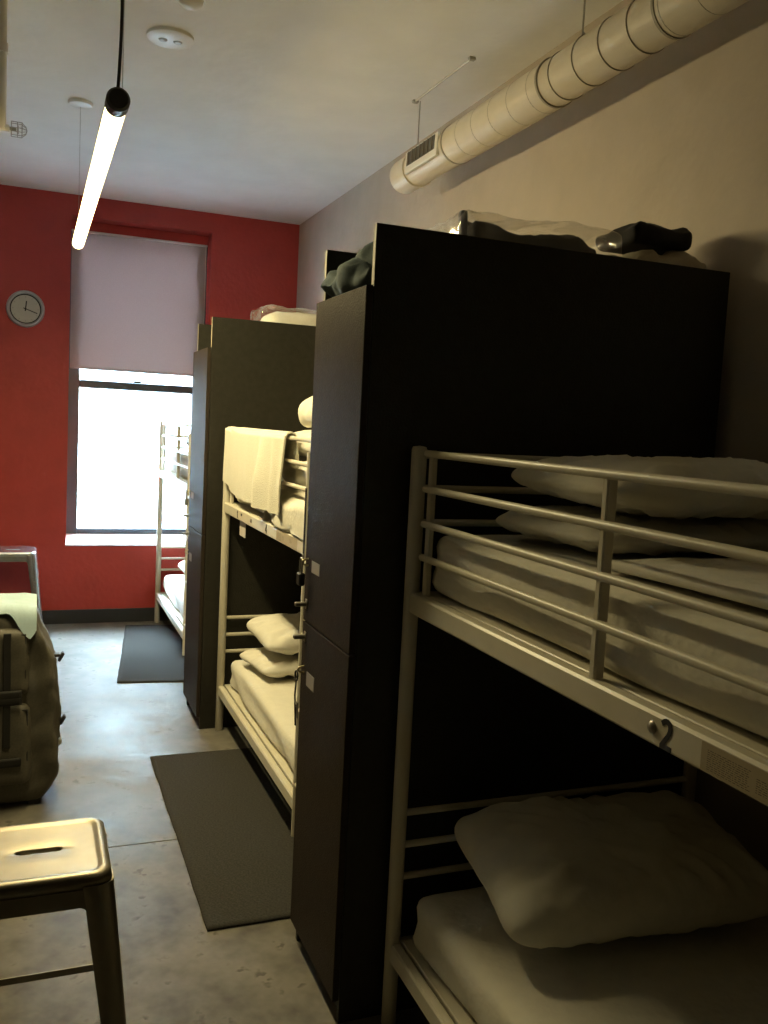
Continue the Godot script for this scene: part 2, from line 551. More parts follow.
func build_window() -> void:
	var w := Node3D.new()
	w.name = "window_1"
	add_child(w)
	w.position = Vector3(0.7425, 0.66, -7.22)
	w.set_meta("kind", "structure")
	w.set_meta("label", "tall sash window with dark grey metal frame in the red wall")
	var hw := 0.5085
	var top := 3.011 - 0.66
	var st := begin()
	bbox(st, Vector3(-hw + 0.042, top * 0.5, 0), Vector3(0.084, top, 0.07), 0.004)
	bbox(st, Vector3(hw - 0.042, top * 0.5, 0), Vector3(0.084, top, 0.07), 0.004)
	bbox(st, Vector3(0, 0.022, 0), Vector3(hw * 2 - 0.17, 0.044, 0.068), 0.004)
	bbox(st, Vector3(0, top - 0.03, 0), Vector3(hw * 2 - 0.17, 0.06, 0.068), 0.004)
	part(w, "window_frame", fin(st), M.frame)
	part(w, "meeting_rail", box_mesh(Vector3(hw * 2 - 0.17, 0.062, 0.076), 0.006), M.frame, Vector3(0, 1.812 - 0.66, 0.004))
	part(w, "sash_lock", box_mesh(Vector3(0.06, 0.018, 0.025), 0.004), M.frame, Vector3(0, 1.850 - 0.66, 0.02))
	part(w, "pane", box_mesh(Vector3(hw * 2 - 0.168, 1.08, 0.006), 0.0), M.glass, Vector3(0, 0.582, -0.005))
	part(w, "pane", box_mesh(Vector3(hw * 2 - 0.168, 1.10, 0.006), 0.0), M.glass, Vector3(0, 1.735, -0.015))
	# white sill
	var sl := begin()
	sl.set_smooth_group(-1)
	var sx := hw + 0.004
	var pr := [Vector2(0.012, -0.032), Vector2(0.036, 0.004), Vector2(0.216, -0.052), Vector2(0.222, -0.060), Vector2(0.216, -0.066), Vector2(-0.03, -0.066), Vector2(-0.03, -0.032)]
	var cen := Vector3(0, -0.04, 0.09)
	pr[0] = Vector2(-0.03, 0.004)
	for k in pr.size():
		var q0: Vector2 = pr[k]
		var q1: Vector2 = pr[(k + 1) % pr.size()]
		tri_out(sl, Vector3(-sx, q0.y, q0.x), Vector3(sx, q0.y, q0.x), Vector3(sx, q1.y, q1.x), cen)
		tri_out(sl, Vector3(-sx, q0.y, q0.x), Vector3(sx, q1.y, q1.x), Vector3(-sx, q1.y, q1.x), cen)
		for e: float in [-sx, sx]:
			tri_out(sl, Vector3(e, q0.y, q0.x), Vector3(e, q1.y, q1.x), Vector3(e, -0.04, 0.09), Vector3(0, -0.04, 0.09))
	part(w, "window_sill", fin(sl), M.sill, Vector3.ZERO, "white sloping sill")
	# red head board above the shade
	part(w, "head_board", box_mesh(Vector3(hw * 2, 0.07, 0.03), 0.003), M.red, Vector3(0, 2.974 - 0.66, 0.052))
	# roller shade
	var s := thing("roller_shade", "pinkish grey roller shade half drawn over the window", "window shade", Vector3(0.7425, 1.92, -7.165))
	part(s, "fabric", box_mesh(Vector3(0.995, 1.005, 0.003), 0.0), M.shade, Vector3(0, 0.512, 0))
	part(s, "hem_bar", box_mesh(Vector3(0.995, 0.018, 0.012), 0.004), M.shade, Vector3(0, 0.009, 0))
	part(s, "head_rail", box_mesh(Vector3(1.0, 0.014, 0.03), 0.003), M.white_plastic, Vector3(0, 1.012, 0.008), "white head rail")
	var chain := begin()
	tube(chain, [Vector3(0.488, 1.0, 0.02), Vector3(0.488, -0.55, 0.02)], 0.0022, 6)
	part(s, "pull_chain", fin(chain), M.white_plastic)

func build_outside() -> void:
	var g := struct("street", box_mesh(Vector3(60, 0.2, 40), 0.0), M.asphalt, Vector3(0, -4.1, -27.6), "grey street outside the window")
	g.name = "street"
	var b := thing("apartment_building", "tall building across the street seen through the window", "building", Vector3(2.0, -4.0, -20.0))
	part(b, "facade", box_mesh(Vector3(44, 14.0, 6), 0.02), M.facade, Vector3(0, 7.0, -3))
	for row in 3:
		for k in 7:
			var wd := part(b, "window", box_mesh(Vector3(1.5, 1.7, 0.1), 0.01), M.facade_glass, Vector3(-9.0 + k * 3.0, 3.4 + row * 3.2, 0.03))
			part(wd, "window_frame", box_mesh(Vector3(1.6, 0.08, 0.14), 0.01), M.facade, Vector3(0, 0, 0.01))

func build_lamp() -> void:
	var o := thing("pendant_lamp", "glowing long tube pendant lamp hung on cords from the ceiling", "lamp", TUBE_A)
	var d := TUBE_B - TUBE_A
	var r := 0.029
	var st := begin()
	tube(st, [Vector3(0, 0, -0.05), d + Vector3(0, 0, 0.012)], r, 28)
	part(o, "light_tube", fin(st), M.tube)
	# slim dark housing along the top of the tube
	var arc: Array = []
	for k in 2:
		var row: Array[Vector3] = []
		for i in 13:
			var a := deg_to_rad(-62.0 + 124.0 * i / 12.0)
			row.append(Vector3(sin(a) * (r + 0.0025), cos(a) * (r + 0.0025), -0.04 if k == 0 else d.z + 0.02))
		arc.append(row)
	part(o, "housing", sheet(arc, 0.002), M.black, Vector3.ZERO, "slim dark housing on top of the tube")
	var xf := Transform3D(Basis(Vector3.RIGHT, PI * 0.5), Vector3.ZERO)
	part(o, "end_cap", lathe_mesh([Vector2(0, 0.012), Vector2(0.026, 0.012), Vector2(0.0325, 0.004), Vector2(0.0325, -0.05), Vector2(0.0, -0.05)], 28, xf), M.black, Vector3.ZERO, "black end cap")
	part(o, "end_cap", lathe_mesh([Vector2(0, 0.014), Vector2(0.0295, 0.014), Vector2(0.0295, 0.004), Vector2(0.024, -0.004), Vector2(0, -0.004)], 28, xf), M.white_plastic, d)
	# power cord at one end, thin wire at the other
	var ch := CEIL_Y - TUBE_A.y
	var cord: Array = []
	for k in 13:
		var t := k / 12.0
		cord.append(Vector3(0.006 * sin(t * 5.0), 0.03 + (ch - 0.05) * t, -0.02 + 0.012 * sin(t * 3.2)))
	st = begin()
	tube(st, cord, 0.0045, 8)
	part(o, "power_cord", fin(st), M.black, Vector3.ZERO, "black power cord")
	part(o, "wire", bar(Vector3(0.012, 0.03, -0.02), Vector3(0.012, ch - 0.01, -0.02), 0.0011, 6), M.galv)
	part(o, "wire", bar(d + Vector3(0, 0.03, 0.01), d + Vector3(0, ch - 0.01, 0.01), 0.0013, 6), M.galv)
	var can := [Vector2(0, -0.024), Vector2(0.02, -0.022), Vector2(0.056, -0.016), Vector2(0.061, -0.008), Vector2(0.061, 0.0), Vector2(0, 0.0)]
	part(o, "ceiling_canopy", lathe_mesh(can, 32), M.white_plastic, Vector3(0, ch, -0.02))
	part(o, "ceiling_canopy", lathe_mesh(can, 32), M.white_plastic, d + Vector3(0, ch, 0.01))
	# the light that the tube gives off: down and slantwise to both sides
	for ang: float in [0.0, 45.0, -45.0]:
		var l := AreaLight3D.new()
		l.name = "tube_light"
		l.area_size = Vector2(0.048, -d.z - 0.12)
		l.light_color = TUBE_COLOR.linear_to_srgb()
		l.light_energy = TUBE_AREA
		l.area_range = 12.0
		l.shadow_enabled = true
		add_child(l, true)
		var bs := Basis(Vector3.FORWARD, deg_to_rad(ang)) * Basis(Vector3.RIGHT, -PI * 0.5)
		l.transform = Transform3D(bs, (TUBE_A + TUBE_B) * 0.5 - bs.z * (r + 0.003) + Vector3(0, 0, -0.02))

func build_duct() -> void:
	var cx := 1.70
	var cy := 2.84
	var r := 0.080
	var z_end := -4.24
	var o := thing("air_duct", "round white spiral air duct hung under the ceiling along the wall", "duct", Vector3(cx, cy, z_end))
	var xf := Transform3D(Basis(Vector3.RIGHT, PI * 0.5), Vector3.ZERO)   # y of the profile runs along +z
	part(o, "end_cap", lathe_mesh([Vector2(0, 0.0), Vector2(r - 0.012, 0.0), Vector2(r, -0.0), Vector2(r + 0.001, 0.006), Vector2(r + 0.001, 0.17), Vector2(r - 0.003, 0.17)], 36, xf), M.duct)
	part(o, "duct_section", lathe_mesh([Vector2(r - 0.006, 0.165), Vector2(r - 0.002, 0.17), Vector2(r - 0.002, 0.60), Vector2(r - 0.006, 0.605)], 36, xf), M.duct)
	var zs := [0.60, 1.38, 2.02, 2.9, 4.2, 5.9]
	for k in 5:
		var rr := r + (0.003 if k % 2 == 0 else 0.0)
		part(o, "duct_section", lathe_mesh([Vector2(rr - 0.012, zs[k]), Vector2(rr, zs[k] + 0.002), Vector2(rr, zs[k + 1] + 0.01), Vector2(rr - 0.012, zs[k + 1] + 0.012)], 36, xf), M.duct)
	# dark folded seams of the spiral
	var sz := 0.74
	while sz < 4.1:
		part(o, "seam", lathe_mesh([Vector2(r - 0.001, sz), Vector2(r + 0.0036, sz + 0.0005), Vector2(r + 0.0036, sz + 0.0025), Vector2(r - 0.001, sz + 0.003)], 32, xf), M.fold)
		sz += 0.145
	for z: float in [0.165, 0.60, 1.385, 2.02]:
		part(o, "joint_band", lathe_mesh([Vector2(r - 0.002, z), Vector2(r + 0.006, z), Vector2(r + 0.006, z + 0.010), Vector2(r - 0.002, z + 0.010)], 36, xf), M.fold if z > 0.5 else M.duct)
	# supply grille, set into the side that looks to the aisle
	var gb := Basis(Vector3.BACK, deg_to_rad(178.0))   # local x points out to the aisle
	var gt := Transform3D(gb, Vector3(0, 0, 0.385))
	var st := begin()
	bbox(st, gt * Vector3(r - 0.004, 0.0, 0), Vector3(0.016, 0.10, 0.36), 0.003, gb)
	var gr := part(o, "supply_grille", fin(st), M.white_plastic)
	st = begin()
	bbox(st, gt * Vector3(r + 0.0045, -0.012, 0), Vector3(0.004, 0.062, 0.31), 0.001, gb)
	part(gr, "grille_opening", fin(st), M.grille)
	for k in 7:
		st = begin()
		bbox(st, gt * Vector3(r + 0.0085, -0.012, -0.132 + 0.044 * k), Vector3(0.005, 0.060, 0.004), 0.001, gb)
		part(gr, "slat", fin(st), M.seam)
	# threaded hanger rods
	for z: float in [0.15, 1.54, 3.0]:
		part(o, "hanger_rod", bar(Vector3(0, r - 0.002, z), Vector3(0, CEIL_Y - cy, z), 0.0035, 8), M.galv)
		part(o, "hanger_clip", box_mesh(Vector3(0.014, 0.03, 0.014), 0.002), M.galv, Vector3(0, r + 0.018, z))
	# thin conduit on the ceiling between two clips
	var c := thing("conduit", "thin painted conduit on the ceiling above the duct end", "conduit", Vector3(1.675, CEIL_Y, -4.09))
	part(c, "pipe", bar(Vector3(0, -0.006, 0), Vector3(0.012, -0.006, 0.57), 0.005, 10), M.pipe)
	for z: float in [0.0, 0.57]:
		part(c, "clip", box_mesh(Vector3(0.03, 0.014, 0.02), 0.003), M.grey_plastic, Vector3(0.012 * z / 0.57, -0.007, z))

# ------------------------------------------------------------------ lockers
func build_cabinets() -> void:
	var specs := [
		[Vector3(0.760, 0, -2.110), "tall charcoal locker cabinet beside the bunk numbered 2, clothes piled on top"],
		[Vector3(0.795, 0, -4.480), "tall charcoal locker cabinet beside the bunk numbered 1, wrapped bedding on top"]]
	for sp: Array in specs:
		var o := thing("locker_cabinet", sp[1], "locker", sp[0], 0.0, "locker cabinets between the bunks")
		var depth := 0.42
		var wid := 1.105
		for z: float in [-0.0095, -depth + 0.0095]:
			var p := part(o, "side_panel", box_mesh(Vector3(wid, 2.10, 0.018), 0.001), M.board, Vector3(0.020 + wid * 0.5, 1.05, z))
			part(p, "edge_band", box_mesh(Vector3(0.001, 0.148, 0.0165), 0.0), M.edge, Vector3(-wid * 0.5 - 0.0004, 0.975, 0), "pale cut edge of the board")
		part(o, "top_board", box_mesh(Vector3(wid - 0.01, 0.018, depth - 0.038), 0.001), M.board, Vector3(0.022 + wid * 0.5, 1.938, -depth * 0.5))
		part(o, "back_panel", box_mesh(Vector3(0.012, 1.85, depth - 0.038), 0.001), M.board, Vector3(wid - 0.02, 1.0, -depth * 0.5))
		part(o, "plinth", box_mesh(Vector3(0.018, 0.062, depth - 0.038), 0.001), M.black, Vector3(0.045, 0.031, -depth * 0.5))
		for dd: Array in [[0.066, 1.009], [1.014, 1.948]]:
			var low: bool = dd[0] < 0.5
			var h: float = dd[1] - dd[0]
			var dr := part(o, "door", box_mesh(Vector3(0.018, h, depth), 0.0012), M.door, Vector3(0.009, (dd[0] + dd[1]) * 0.5, -depth * 0.5))
			var oy: float = -(dd[0] + dd[1]) * 0.5
			var st := begin()
			bbox(st, Vector3(-0.027, 0, 0), Vector3(0.036, 0.012, 0.016), 0.002)
			bbox(st, Vector3(-0.010, 0, 0), Vector3(0.004, 0.03, 0.02), 0.001)
			part(dr, "handle", fin(st), M.bracket, Vector3(0, (0.968 if low else 1.066) + oy, -depth * 0.5 + 0.030), "small metal pull")
			# staple for the padlock
			st = begin()
			var ring: Array = []
			for k in 13:
				var a := PI * k / 12.0
				ring.append(Vector3(-0.009 - 0.018 * sin(a), 0.010 * cos(a), 0))
			tube(st, ring, 0.0028, 8)
			part(dr, "hasp", fin(st), M.brass, Vector3(0, (0.868 if low else 1.192) + oy, -depth * 0.5 + 0.030))
			part(dr, "sticker", box_mesh(Vector3(0.0012, 0.042 if low else 0.034, 0.075), 0.0), M.sticker, Vector3(-0.0096, (0.850 if low else 1.185) + oy, -depth * 0.5 + (0.10 if low else 0.105)), "small pale sticker")
	# padlocks and keys
	padlock(Vector3(0.738, 1.188, -2.50), "black padlock hanging on the upper locker door next to the bunk numbered 2", M.black)
	padlock(Vector3(0.773, 1.188, -4.86), "silver padlock hanging on the upper locker door next to the bunk numbered 1", M.bracket)
	var k := thing("key_ring", "black cord with keys hanging on the lower locker door", "keys", Vector3(0.738, 0.862, -2.50))
	var st2 := begin()
	var loop: Array = []
	for i in 17:
		var a := TAU * i / 16.0
		loop.append(Vector3(0, -0.012 + 0.014 * cos(a), 0.014 * sin(a)))
	tube(st2, loop, 0.0025, 8)
	part(k, "ring", fin(st2), M.black)
	st2 = begin()
	tube(st2, [Vector3(0, -0.026, 0), Vector3(-0.003, -0.07, 0.002), Vector3(0.001, -0.12, -0.002), Vector3(0.003, -0.165, 0.0)], 0.0028, 6)
	part(k, "cord", fin(st2), M.black)
	part(k, "key", box_mesh(Vector3(0.003, 0.05, 0.016), 0.001), M.bracket, Vector3(0.004, -0.115, 0.008))
	var l := thing("lanyard", "dark lanyard strap hanging from the upper locker door edge", "lanyard", Vector3(0.748, 1.20, -2.515))
	part(l, "strap", box_mesh(Vector3(0.003, 0.20, 0.012), 0.001), M.strap, Vector3(0, 0.11, 0))
	part(l, "clip", box_mesh(Vector3(0.006, 0.03, 0.012), 0.002), M.bracket, Vector3(0, 0.0, 0))

func padlock(at: Vector3, label: String, m: Material) -> void:
	var o := thing("padlock", label, "padlock", at)
	var sh: Array = []
	for k in 13:
		var a := PI * k / 12.0
		sh.append(Vector3(0, 0.004 + 0.012 * sin(a), 0.010 * cos(a)))
	sh.push_front(Vector3(0, -0.03, 0.010))
	sh.append(Vector3(0, -0.03, -0.010))
	var st := begin()
	tube(st, sh, 0.003, 8)
	part(o, "shackle", fin(st), M.bracket)
	part(o, "body", box_mesh(Vector3(0.018, 0.038, 0.034), 0.004), m, Vector3(0, -0.046, 0))

# ------------------------------------------------------------------ beds
func text_mesh(t: String, size: float) -> TextMesh:
	var f := SystemFont.new()
	f.font_names = PackedStringArray(["Droid Sans"])
	f.font_weight = 700
	var m := TextMesh.new()
	m.text = t
	m.font = f
	m.font_size = 48
	m.pixel_size = size / 36.0
	m.depth = 0.001
	return m

func build_beds() -> void:
	var head := [-2.072, -4.452, -6.962]
	var labels := [
		"cream steel bunk bed numbered 2 with empty guard rails",
		"cream steel bunk bed numbered 1 with a towel on its rail",
		"cream steel bunk bed standing in front of the window"]
	for k in 3:
		bed(head[k], labels[k], k)
	# mattresses
	for k in 3:
		var place: String = ["the bunk with bare guard rails", "the bunk with the towel", "the bunk by the window"][k]
		for up: bool in [true, false]:
			var y := 1.186 if up else 0.243
			var h := 0.155 if up else 0.140
			var sd := k * 7.3 + (3.1 if up else 0.0)
			var f := func(p: Vector3) -> Vector3:
				var side := 1.0 - smoothstep(-0.02, 0.06, p.y)
				# slanting pulls of the tucked sheet on the flanks, soft creases on top
				var slant := sin((p.z * 0.55 + p.y * 2.6) * 16.0 + nz(p + Vector3(sd, 0, 0), 0.006) * 5.0)
				var crease := slant * 0.008 * side + nz(p + Vector3(sd, 0, 0), 0.018) * 0.005
				var wx := smoothstep(0.37, 0.43, absf(p.x))
				var wz := smoothstep(0.84, 0.90, absf(p.z))
				var top := 0.008 * nz(Vector3(p.x + sd, 0, p.z), 0.015) * smoothstep(0.0, 0.06, p.y)
				return p + Vector3(signf(p.x) * crease * wx, top, signf(p.z) * crease * wz * (1.0 - wx))
			var o := thing("mattress", "white sheeted mattress on the %s level of %s" % ["upper" if up else "lower", place], "mattress", Vector3(BED_X + BED_W * 0.5, y, head[k] + BED_L * 0.5))
			part(o, "fitted_sheet", soft_box(Vector3(BED_W - 0.068, h, BED_L - 0.075), 0.035, Vector3i(24, 8, 60), f), M.linen, Vector3(0, h * 0.5, 0))
	# pillows of the near bunk
	pillow(Vector3(1.36, 1.356, -1.72), Vector3(0.66, 0.080, 0.46), 1.0, Vector3(0, 4, 0), "flat white pillow lying under another on the upper bunk with bare guard rails")
	pillow(Vector3(1.43, 1.446, -1.67), Vector3(0.78, 0.120, 0.50), 2.0, Vector3(1, -3, 0), "plump white pillow lying on a flat pillow on the upper bunk with bare guard rails")
	pillow(Vector3(1.39, 0.437, -1.81), Vector3(0.78, 0.21, 0.46), 3.0, Vector3(11, -5, 0), "large white pillow leaning at the head of the lower bunk with bare guard rails")
	# pillows of the middle bunk
	pillow(Vector3(1.24, 0.400, -4.14), Vector3(0.55, 0.09, 0.40), 4.0, Vector3(0, 8, 0), "flat white pillow under another on the lower bunk with the towel")
	pillow(Vector3(1.27, 0.515, -4.15), Vector3(0.56, 0.13, 0.40), 5.0, Vector3(6, 5, 0), "white pillow on top of a flat one on the lower bunk with the towel")
	duvet(Vector3(1.175, 1.358, -3.17), Vector3(0.48, 0.085, 0.82), 1.0, "white duvet folded lowest in the pile on the upper bunk with the towel")
	duvet(Vector3(1.175, 1.466, -3.15), Vector3(0.47, 0.095, 0.76), 2.0, "white blanket folded in the middle of the pile on the upper bunk with the towel")
	duvet(Vector3(1.175, 1.582, -3.09), Vector3(0.45, 0.120, 0.60), 6.0, "plump white quilt topping the bedding pile on the upper bunk with the towel")
	var hs := thing("top_sheet", "folded white sheet lying along the mattress of the upper bunk with bare guard rails", "sheet", Vector3(1.40, 1.352, -0.82))
	part(hs, "cloth", soft_box(Vector3(0.76, 0.020, 1.20), 0.009, Vector3i(26, 3, 40), func(p: Vector3) -> Vector3: return p + Vector3(0.012 * sin(p.z * 7.0) * signf(p.x), 0.006 * nz(p, 0.05) if p.y > 0.0 else 0.0, 0)), M.linen, Vector3(0, 0.010, 0))
	towel()
	corner_sheet()
	# far bunk
	duvet(Vector3(1.30, 1.37, -6.30), Vector3(0.55, 0.13, 0.60), 3.0, "grey blanket heaped on the upper bunk by the window", M.grey_cloth)
	pillow(Vector3(1.32, 0.410, -6.62), Vector3(0.60, 0.14, 0.42), 7.0, Vector3(4, 3, 0), "white pillow on the lower bunk by the window")

func pillow(at: Vector3, s: Vector3, sd: float, rot: Vector3, label: String) -> void:
	var o := thing("pillow", label, "pillow", at)
	o.rotation_degrees = rot
	part(o, "pillow_case", pillow_mesh(s, sd), M.pillow)

func duvet(at: Vector3, s: Vector3, sd: float, label: String, m: Material = null) -> void:
	var o := thing("duvet", label, "bedding", at)
	var f := func(p: Vector3) -> Vector3:
		var q := p + Vector3(sd * 3.0, 0, 0)
		return p + Vector3(nz(q, 0.03) * 0.03, nz(q, 0.05) * 0.025, nz(q + Vector3(0, 5, 0), 0.03) * 0.03)
	part(o, "cover", soft_box(s, minf(s.y * 0.48, 0.06), Vector3i(20, 8, 20), f), m if m else M.linen, Vector3(0, s.y * 0.5, 0))

# towel folded over the top guard rail of the middle bunk
func towel() -> void:
	var o := thing("towel", "cream bath towel draped over the guard rail of the bunk numbered 1", "towel", Vector3(BED_X, 1.562, -4.425))
	var rows: Array = []
	var n := 34
	for a in n + 1:
		var row: Array[Vector3] = []
		for b in 61:
			var z := 1.14 * b / 60.0
			var hem := 0.355 - 0.055 * smoothstep(0.35, 0.0, z)
			var L_in := 0.17
			var s := lerpf(-L_in, hem, float(a) / n)
			var x := 0.0
			var y := 0.0
			var rr := 0.020
			var arc := rr * PI * 0.5
			if s > arc:
				x = -rr; y = -(s - arc)
			elif s < -arc:
				x = rr; y = s + arc
			else:
				x = -rr * sin(s / rr); y = rr * cos(s / rr) - rr
			var drop := clampf(absf(s) / 0.25, 0.0, 1.0)
			var fold := 0.010 * sin(z * 17.0 + 0.6) * smoothstep(0.35, 0.75, z) + 0.024 * exp(-pow((z - 0.78) / 0.035, 2.0)) + 0.016 * exp(-pow((z - 0.98) / 0.04, 2.0)) + 0.004 * sin(z * 40.0)
			x -= signf(s) * (fold + 0.006) * drop
			row.append(Vector3(x, y, z))
		rows.append(row)
	part(o, "cloth", sheet(rows, 0.006), M.towel)

# bed sheet corner slipping out over the side rail beside the towel
func corner_sheet() -> void:
	var o := thing("loose_sheet", "crumpled white sheet spilling between the rails of the bunk numbered 1", "sheet", Vector3(BED_X - 0.022, 1.19, -3.45))
	var rows: Array = []
	for a in 15:
		var row: Array[Vector3] = []
		for b in 31:
			var z := 0.75 * b / 30.0
			var t := a / 14.0
			var amp := 0.02 + 0.02 * sin(z * 9.0)
			var y := 0.19 - 0.20 * t + 0.012 * sin(z * 14.0 + t * 3.0) - 0.03 * t * smoothstep(0.3, 0.05, z)
			var x := 0.085 - 0.10 * smoothstep(0.0, 0.7, t) + amp * sin(t * 7.0 + z * 5.0) * 0.8
			row.append(Vector3(maxf(x, 0.004), maxf(y, 0.0), z))
		rows.append(row)
	part(o, "cloth", sheet(rows, 0.008), M.linen)

func bed(z0: float, label: String, which: int) -> void:
	var o := thing("bunk_bed", label, "bunk bed", Vector3(BED_X, 0, z0), 0.0, "bunk beds along the wall")
	var W := BED_W
	var L := BED_L
	# posts with domed caps
	var st := begin()
	lathe(st, [Vector2(0, 0), Vector2(0.017, 0), Vector2(0.0198, 0.004), Vector2(0.0198, 1.548), Vector2(0.017, 1.555), Vector2(0, 1.558)], 20)
	var post := fin(st)
	for p: Array in [[0, 0], [W, 0], [0, L], [W, L]]:
		part(o, "post", post, M.steel, Vector3(p[0], 0, p[1]))
	# side rails
	for x: float in [0.0, W]:
		part(o, "side_rail", box_mesh(Vector3(0.030, 0.052, L - 0.035), 0.005), M.steel, Vector3(x, 1.158, L * 0.5))
		part(o, "side_rail", box_mesh(Vector3(0.030, 0.050, L - 0.035), 0.005), M.steel, Vector3(x, 0.214, L * 0.5))
	# head and foot rails
	var cross := bar(Vector3(0.012, 0, 0), Vector3(W - 0.012, 0, 0), 0.0092)
	for z: float in [0.0, L]:
		for y: float in [1.535, 1.450, 1.362, 0.590, 0.502, 0.414]:
			part(o, "end_rail", cross, M.steel, Vector3(0, y, z))
		for y: float in [1.158, 0.214]:
			part(o, "end_beam", box_mesh(Vector3(W - 0.035, 0.045, 0.026), 0.004), M.steel, Vector3(W * 0.5, y, z))
	for y: float in [1.176, 0.233]:
		part(o, "bed_base", box_mesh(Vector3(W - 0.04, 0.014, L - 0.03), 0.002), M.steel, Vector3(W * 0.5, y, L * 0.5))
	# guard on the aisle side
	var g_end := 1.50
	for y: float in [1.540, 1.452, 1.364, 1.280]:
		part(o, "guard_rail", bar(Vector3(0, y, 0.05), Vector3(0, y, g_end), 0.0088), M.steel)
	part(o, "guard_post", box_mesh(Vector3(0.016, 0.366, 0.020), 0.003), M.steel, Vector3(0.014, 1.365, 0.058))
	part(o, "guard_post", box_mesh(Vector3(0.022, 0.366, 0.017), 0.003), M.steel, Vector3(0.008, 1.365, 0.80))
	part(o, "guard_post", box_mesh(Vector3(0.016, 0.366, 0.020), 0.003), M.steel, Vector3(0.014, 1.365, g_end))
	# guard on the wall side
	for y: float in [1.540, 1.452]:
		part(o, "guard_rail", bar(Vector3(W, y, 0.01), Vector3(W, y, L - 0.01), 0.0088), M.steel)
	part(o, "guard_post", box_mesh(Vector3(0.016, 0.366, 0.020), 0.003), M.steel, Vector3(W, 1.365, 0.80))
	# ladder hooked on the upper side rail
	var lad := Node3D.new()
	lad.name = "ladder"
	o.add_child(lad)
	lad.position = Vector3(-0.030, 0, 1.53)
	for z: float in [0.0, 0.28]:
		part(lad, "stile", bar(Vector3(0, 0.14, z), Vector3(0, 1.50, z), 0.0125), M.steel)
	for y: float in [0.33, 0.60, 0.87, 1.12]:
		part(lad, "rung", bar(Vector3(0, y, 0), Vector3(0, y, 0.28), 0.011), M.steel)
	# bolt, number and slips on the side rail
	var face := -0.0156
	var turn := Basis(Vector3.UP, -PI * 0.5)
	var bz := 0.985 if which == 0 else 0.62
	part(o, "bolt", lathe_mesh([Vector2(0, 0.005), Vector2(0.006, 0.0045), Vector2(0.010, 0.001), Vector2(0.010, -0.001)], 16, Transform3D(Basis(Vector3.BACK, PI * 0.5), Vector3.ZERO)), M.bracket, Vector3(face, 1.160, bz))
	if which == 0:
		var t := part(o, "number", text_mesh("2", 0.050), M.print_black, Vector3(face, 1.158, 1.018), "black number 2")
		t.basis = turn.scaled_local(Vector3(0.82, 1, 1))
		slip(o, Vector3(face, 1.157, 1.275), 0.36)
	elif which == 1:
		var t1 := part(o, "number", text_mesh("1", 0.036), M.print_black, Vector3(face, 1.158, 0.335), "black number 1")
		t1.basis = turn
		var t2 := part(o, "number", text_mesh("**", 0.020), M.print_black, Vector3(face, 1.160, 0.42))
		t2.basis = turn
		var t3 := part(o, "number", text_mesh("4", 0.040), M.print_black, Vector3(face, 1.158, 0.89), "dark number 4")
		t3.basis = turn
		slip(o, Vector3(face, 1.158, 1.21), 0.30)
		part(o, "paper_tag", box_mesh(Vector3(0.002, 0.075, 0.12), 0.0), M.paper, Vector3(0.004, 1.095, 0.37), "paper tag hanging under the rail")

func slip(o: Node3D, at: Vector3, w: float) -> void:
	var st := begin()
	var h := 0.021
	var q := [Vector3(0, h, -w * 0.5), Vector3(0, h, w * 0.5), Vector3(0, -h, w * 0.5), Vector3(0, -h, -w * 0.5)]
	var uv := [Vector2(0, 0), Vector2(1, 0), Vector2(1, 1), Vector2(0, 1)]
	st.set_smooth_group(-1)
	for k: int in [0, 1, 2, 0, 2, 3]:
		st.set_uv(uv[k])
		st.add_vertex(q[k])
	st.generate_normals()
	part(o, "printed_slip", st.commit(), M.slip, at + Vector3(-0.0004, 0, 0), "tan printed paper slip")

# ------------------------------------------------------------------ on the floor
func build_floor_things() -> void:
	floor_mat(Vector3(0.805, 0, -3.39), 0.0, "grey ribbed floor mat in front of the bunk numbered 1", Vector2(0.56, 1.50))
	floor_mat(Vector3(0.840, 0, -6.09), -7.1, "grey ribbed floor mat beside the bunk by the window", Vector2(0.54, 1.50))
	stool(Vector3(0.022, 0, -2.058), M.gun, "gunmetal stool with a slotted square seat in front of the suitcase", 0.0)
	stool(Vector3(-0.125, 0, -6.72), M.chrome, "bright silver metal stool standing by the red wall", 0.0)
	suitcase()

func floor_mat(at: Vector3, deg: float, label: String, s: Vector2) -> void:
	var o := thing("floor_mat", label, "mat", at, deg_to_rad(deg), "grey floor mats")
	part(o, "carpet", soft_box(Vector3(s.x, 0.010, s.y), 0.003, Vector3i(14, 2, 36), func(p: Vector3) -> Vector3: return p + Vector3(nz(p, 0.05) * 0.004, 0, nz(p + Vector3(3, 0, 0), 0.05) * 0.004)), M.mat, Vector3(0, 0.005, 0))

func rrect(hx: float, hz: float, r: float, n: int, y: float) -> Array:
	var out: Array[Vector3] = []
	for k in n:
		var a := TAU * (k + 0.5) / n
		var d := Vector2(cos(a), sin(a))
		# walk a ray out to the rounded square
		var lo := 0.0
		var hi := 3.0
		for i in 30:
			var m := (lo + hi) * 0.5
			var p := (d * m).abs() - Vector2(hx - r, hz - r)
			var dist := Vector2(maxf(p.x, 0), maxf(p.y, 0)).length() + minf(maxf(p.x, p.y), 0.0) - r
			if dist < 0: lo = m
			else: hi = m
		out.append(Vector3(d.x * lo, y, d.y * lo))
	return out

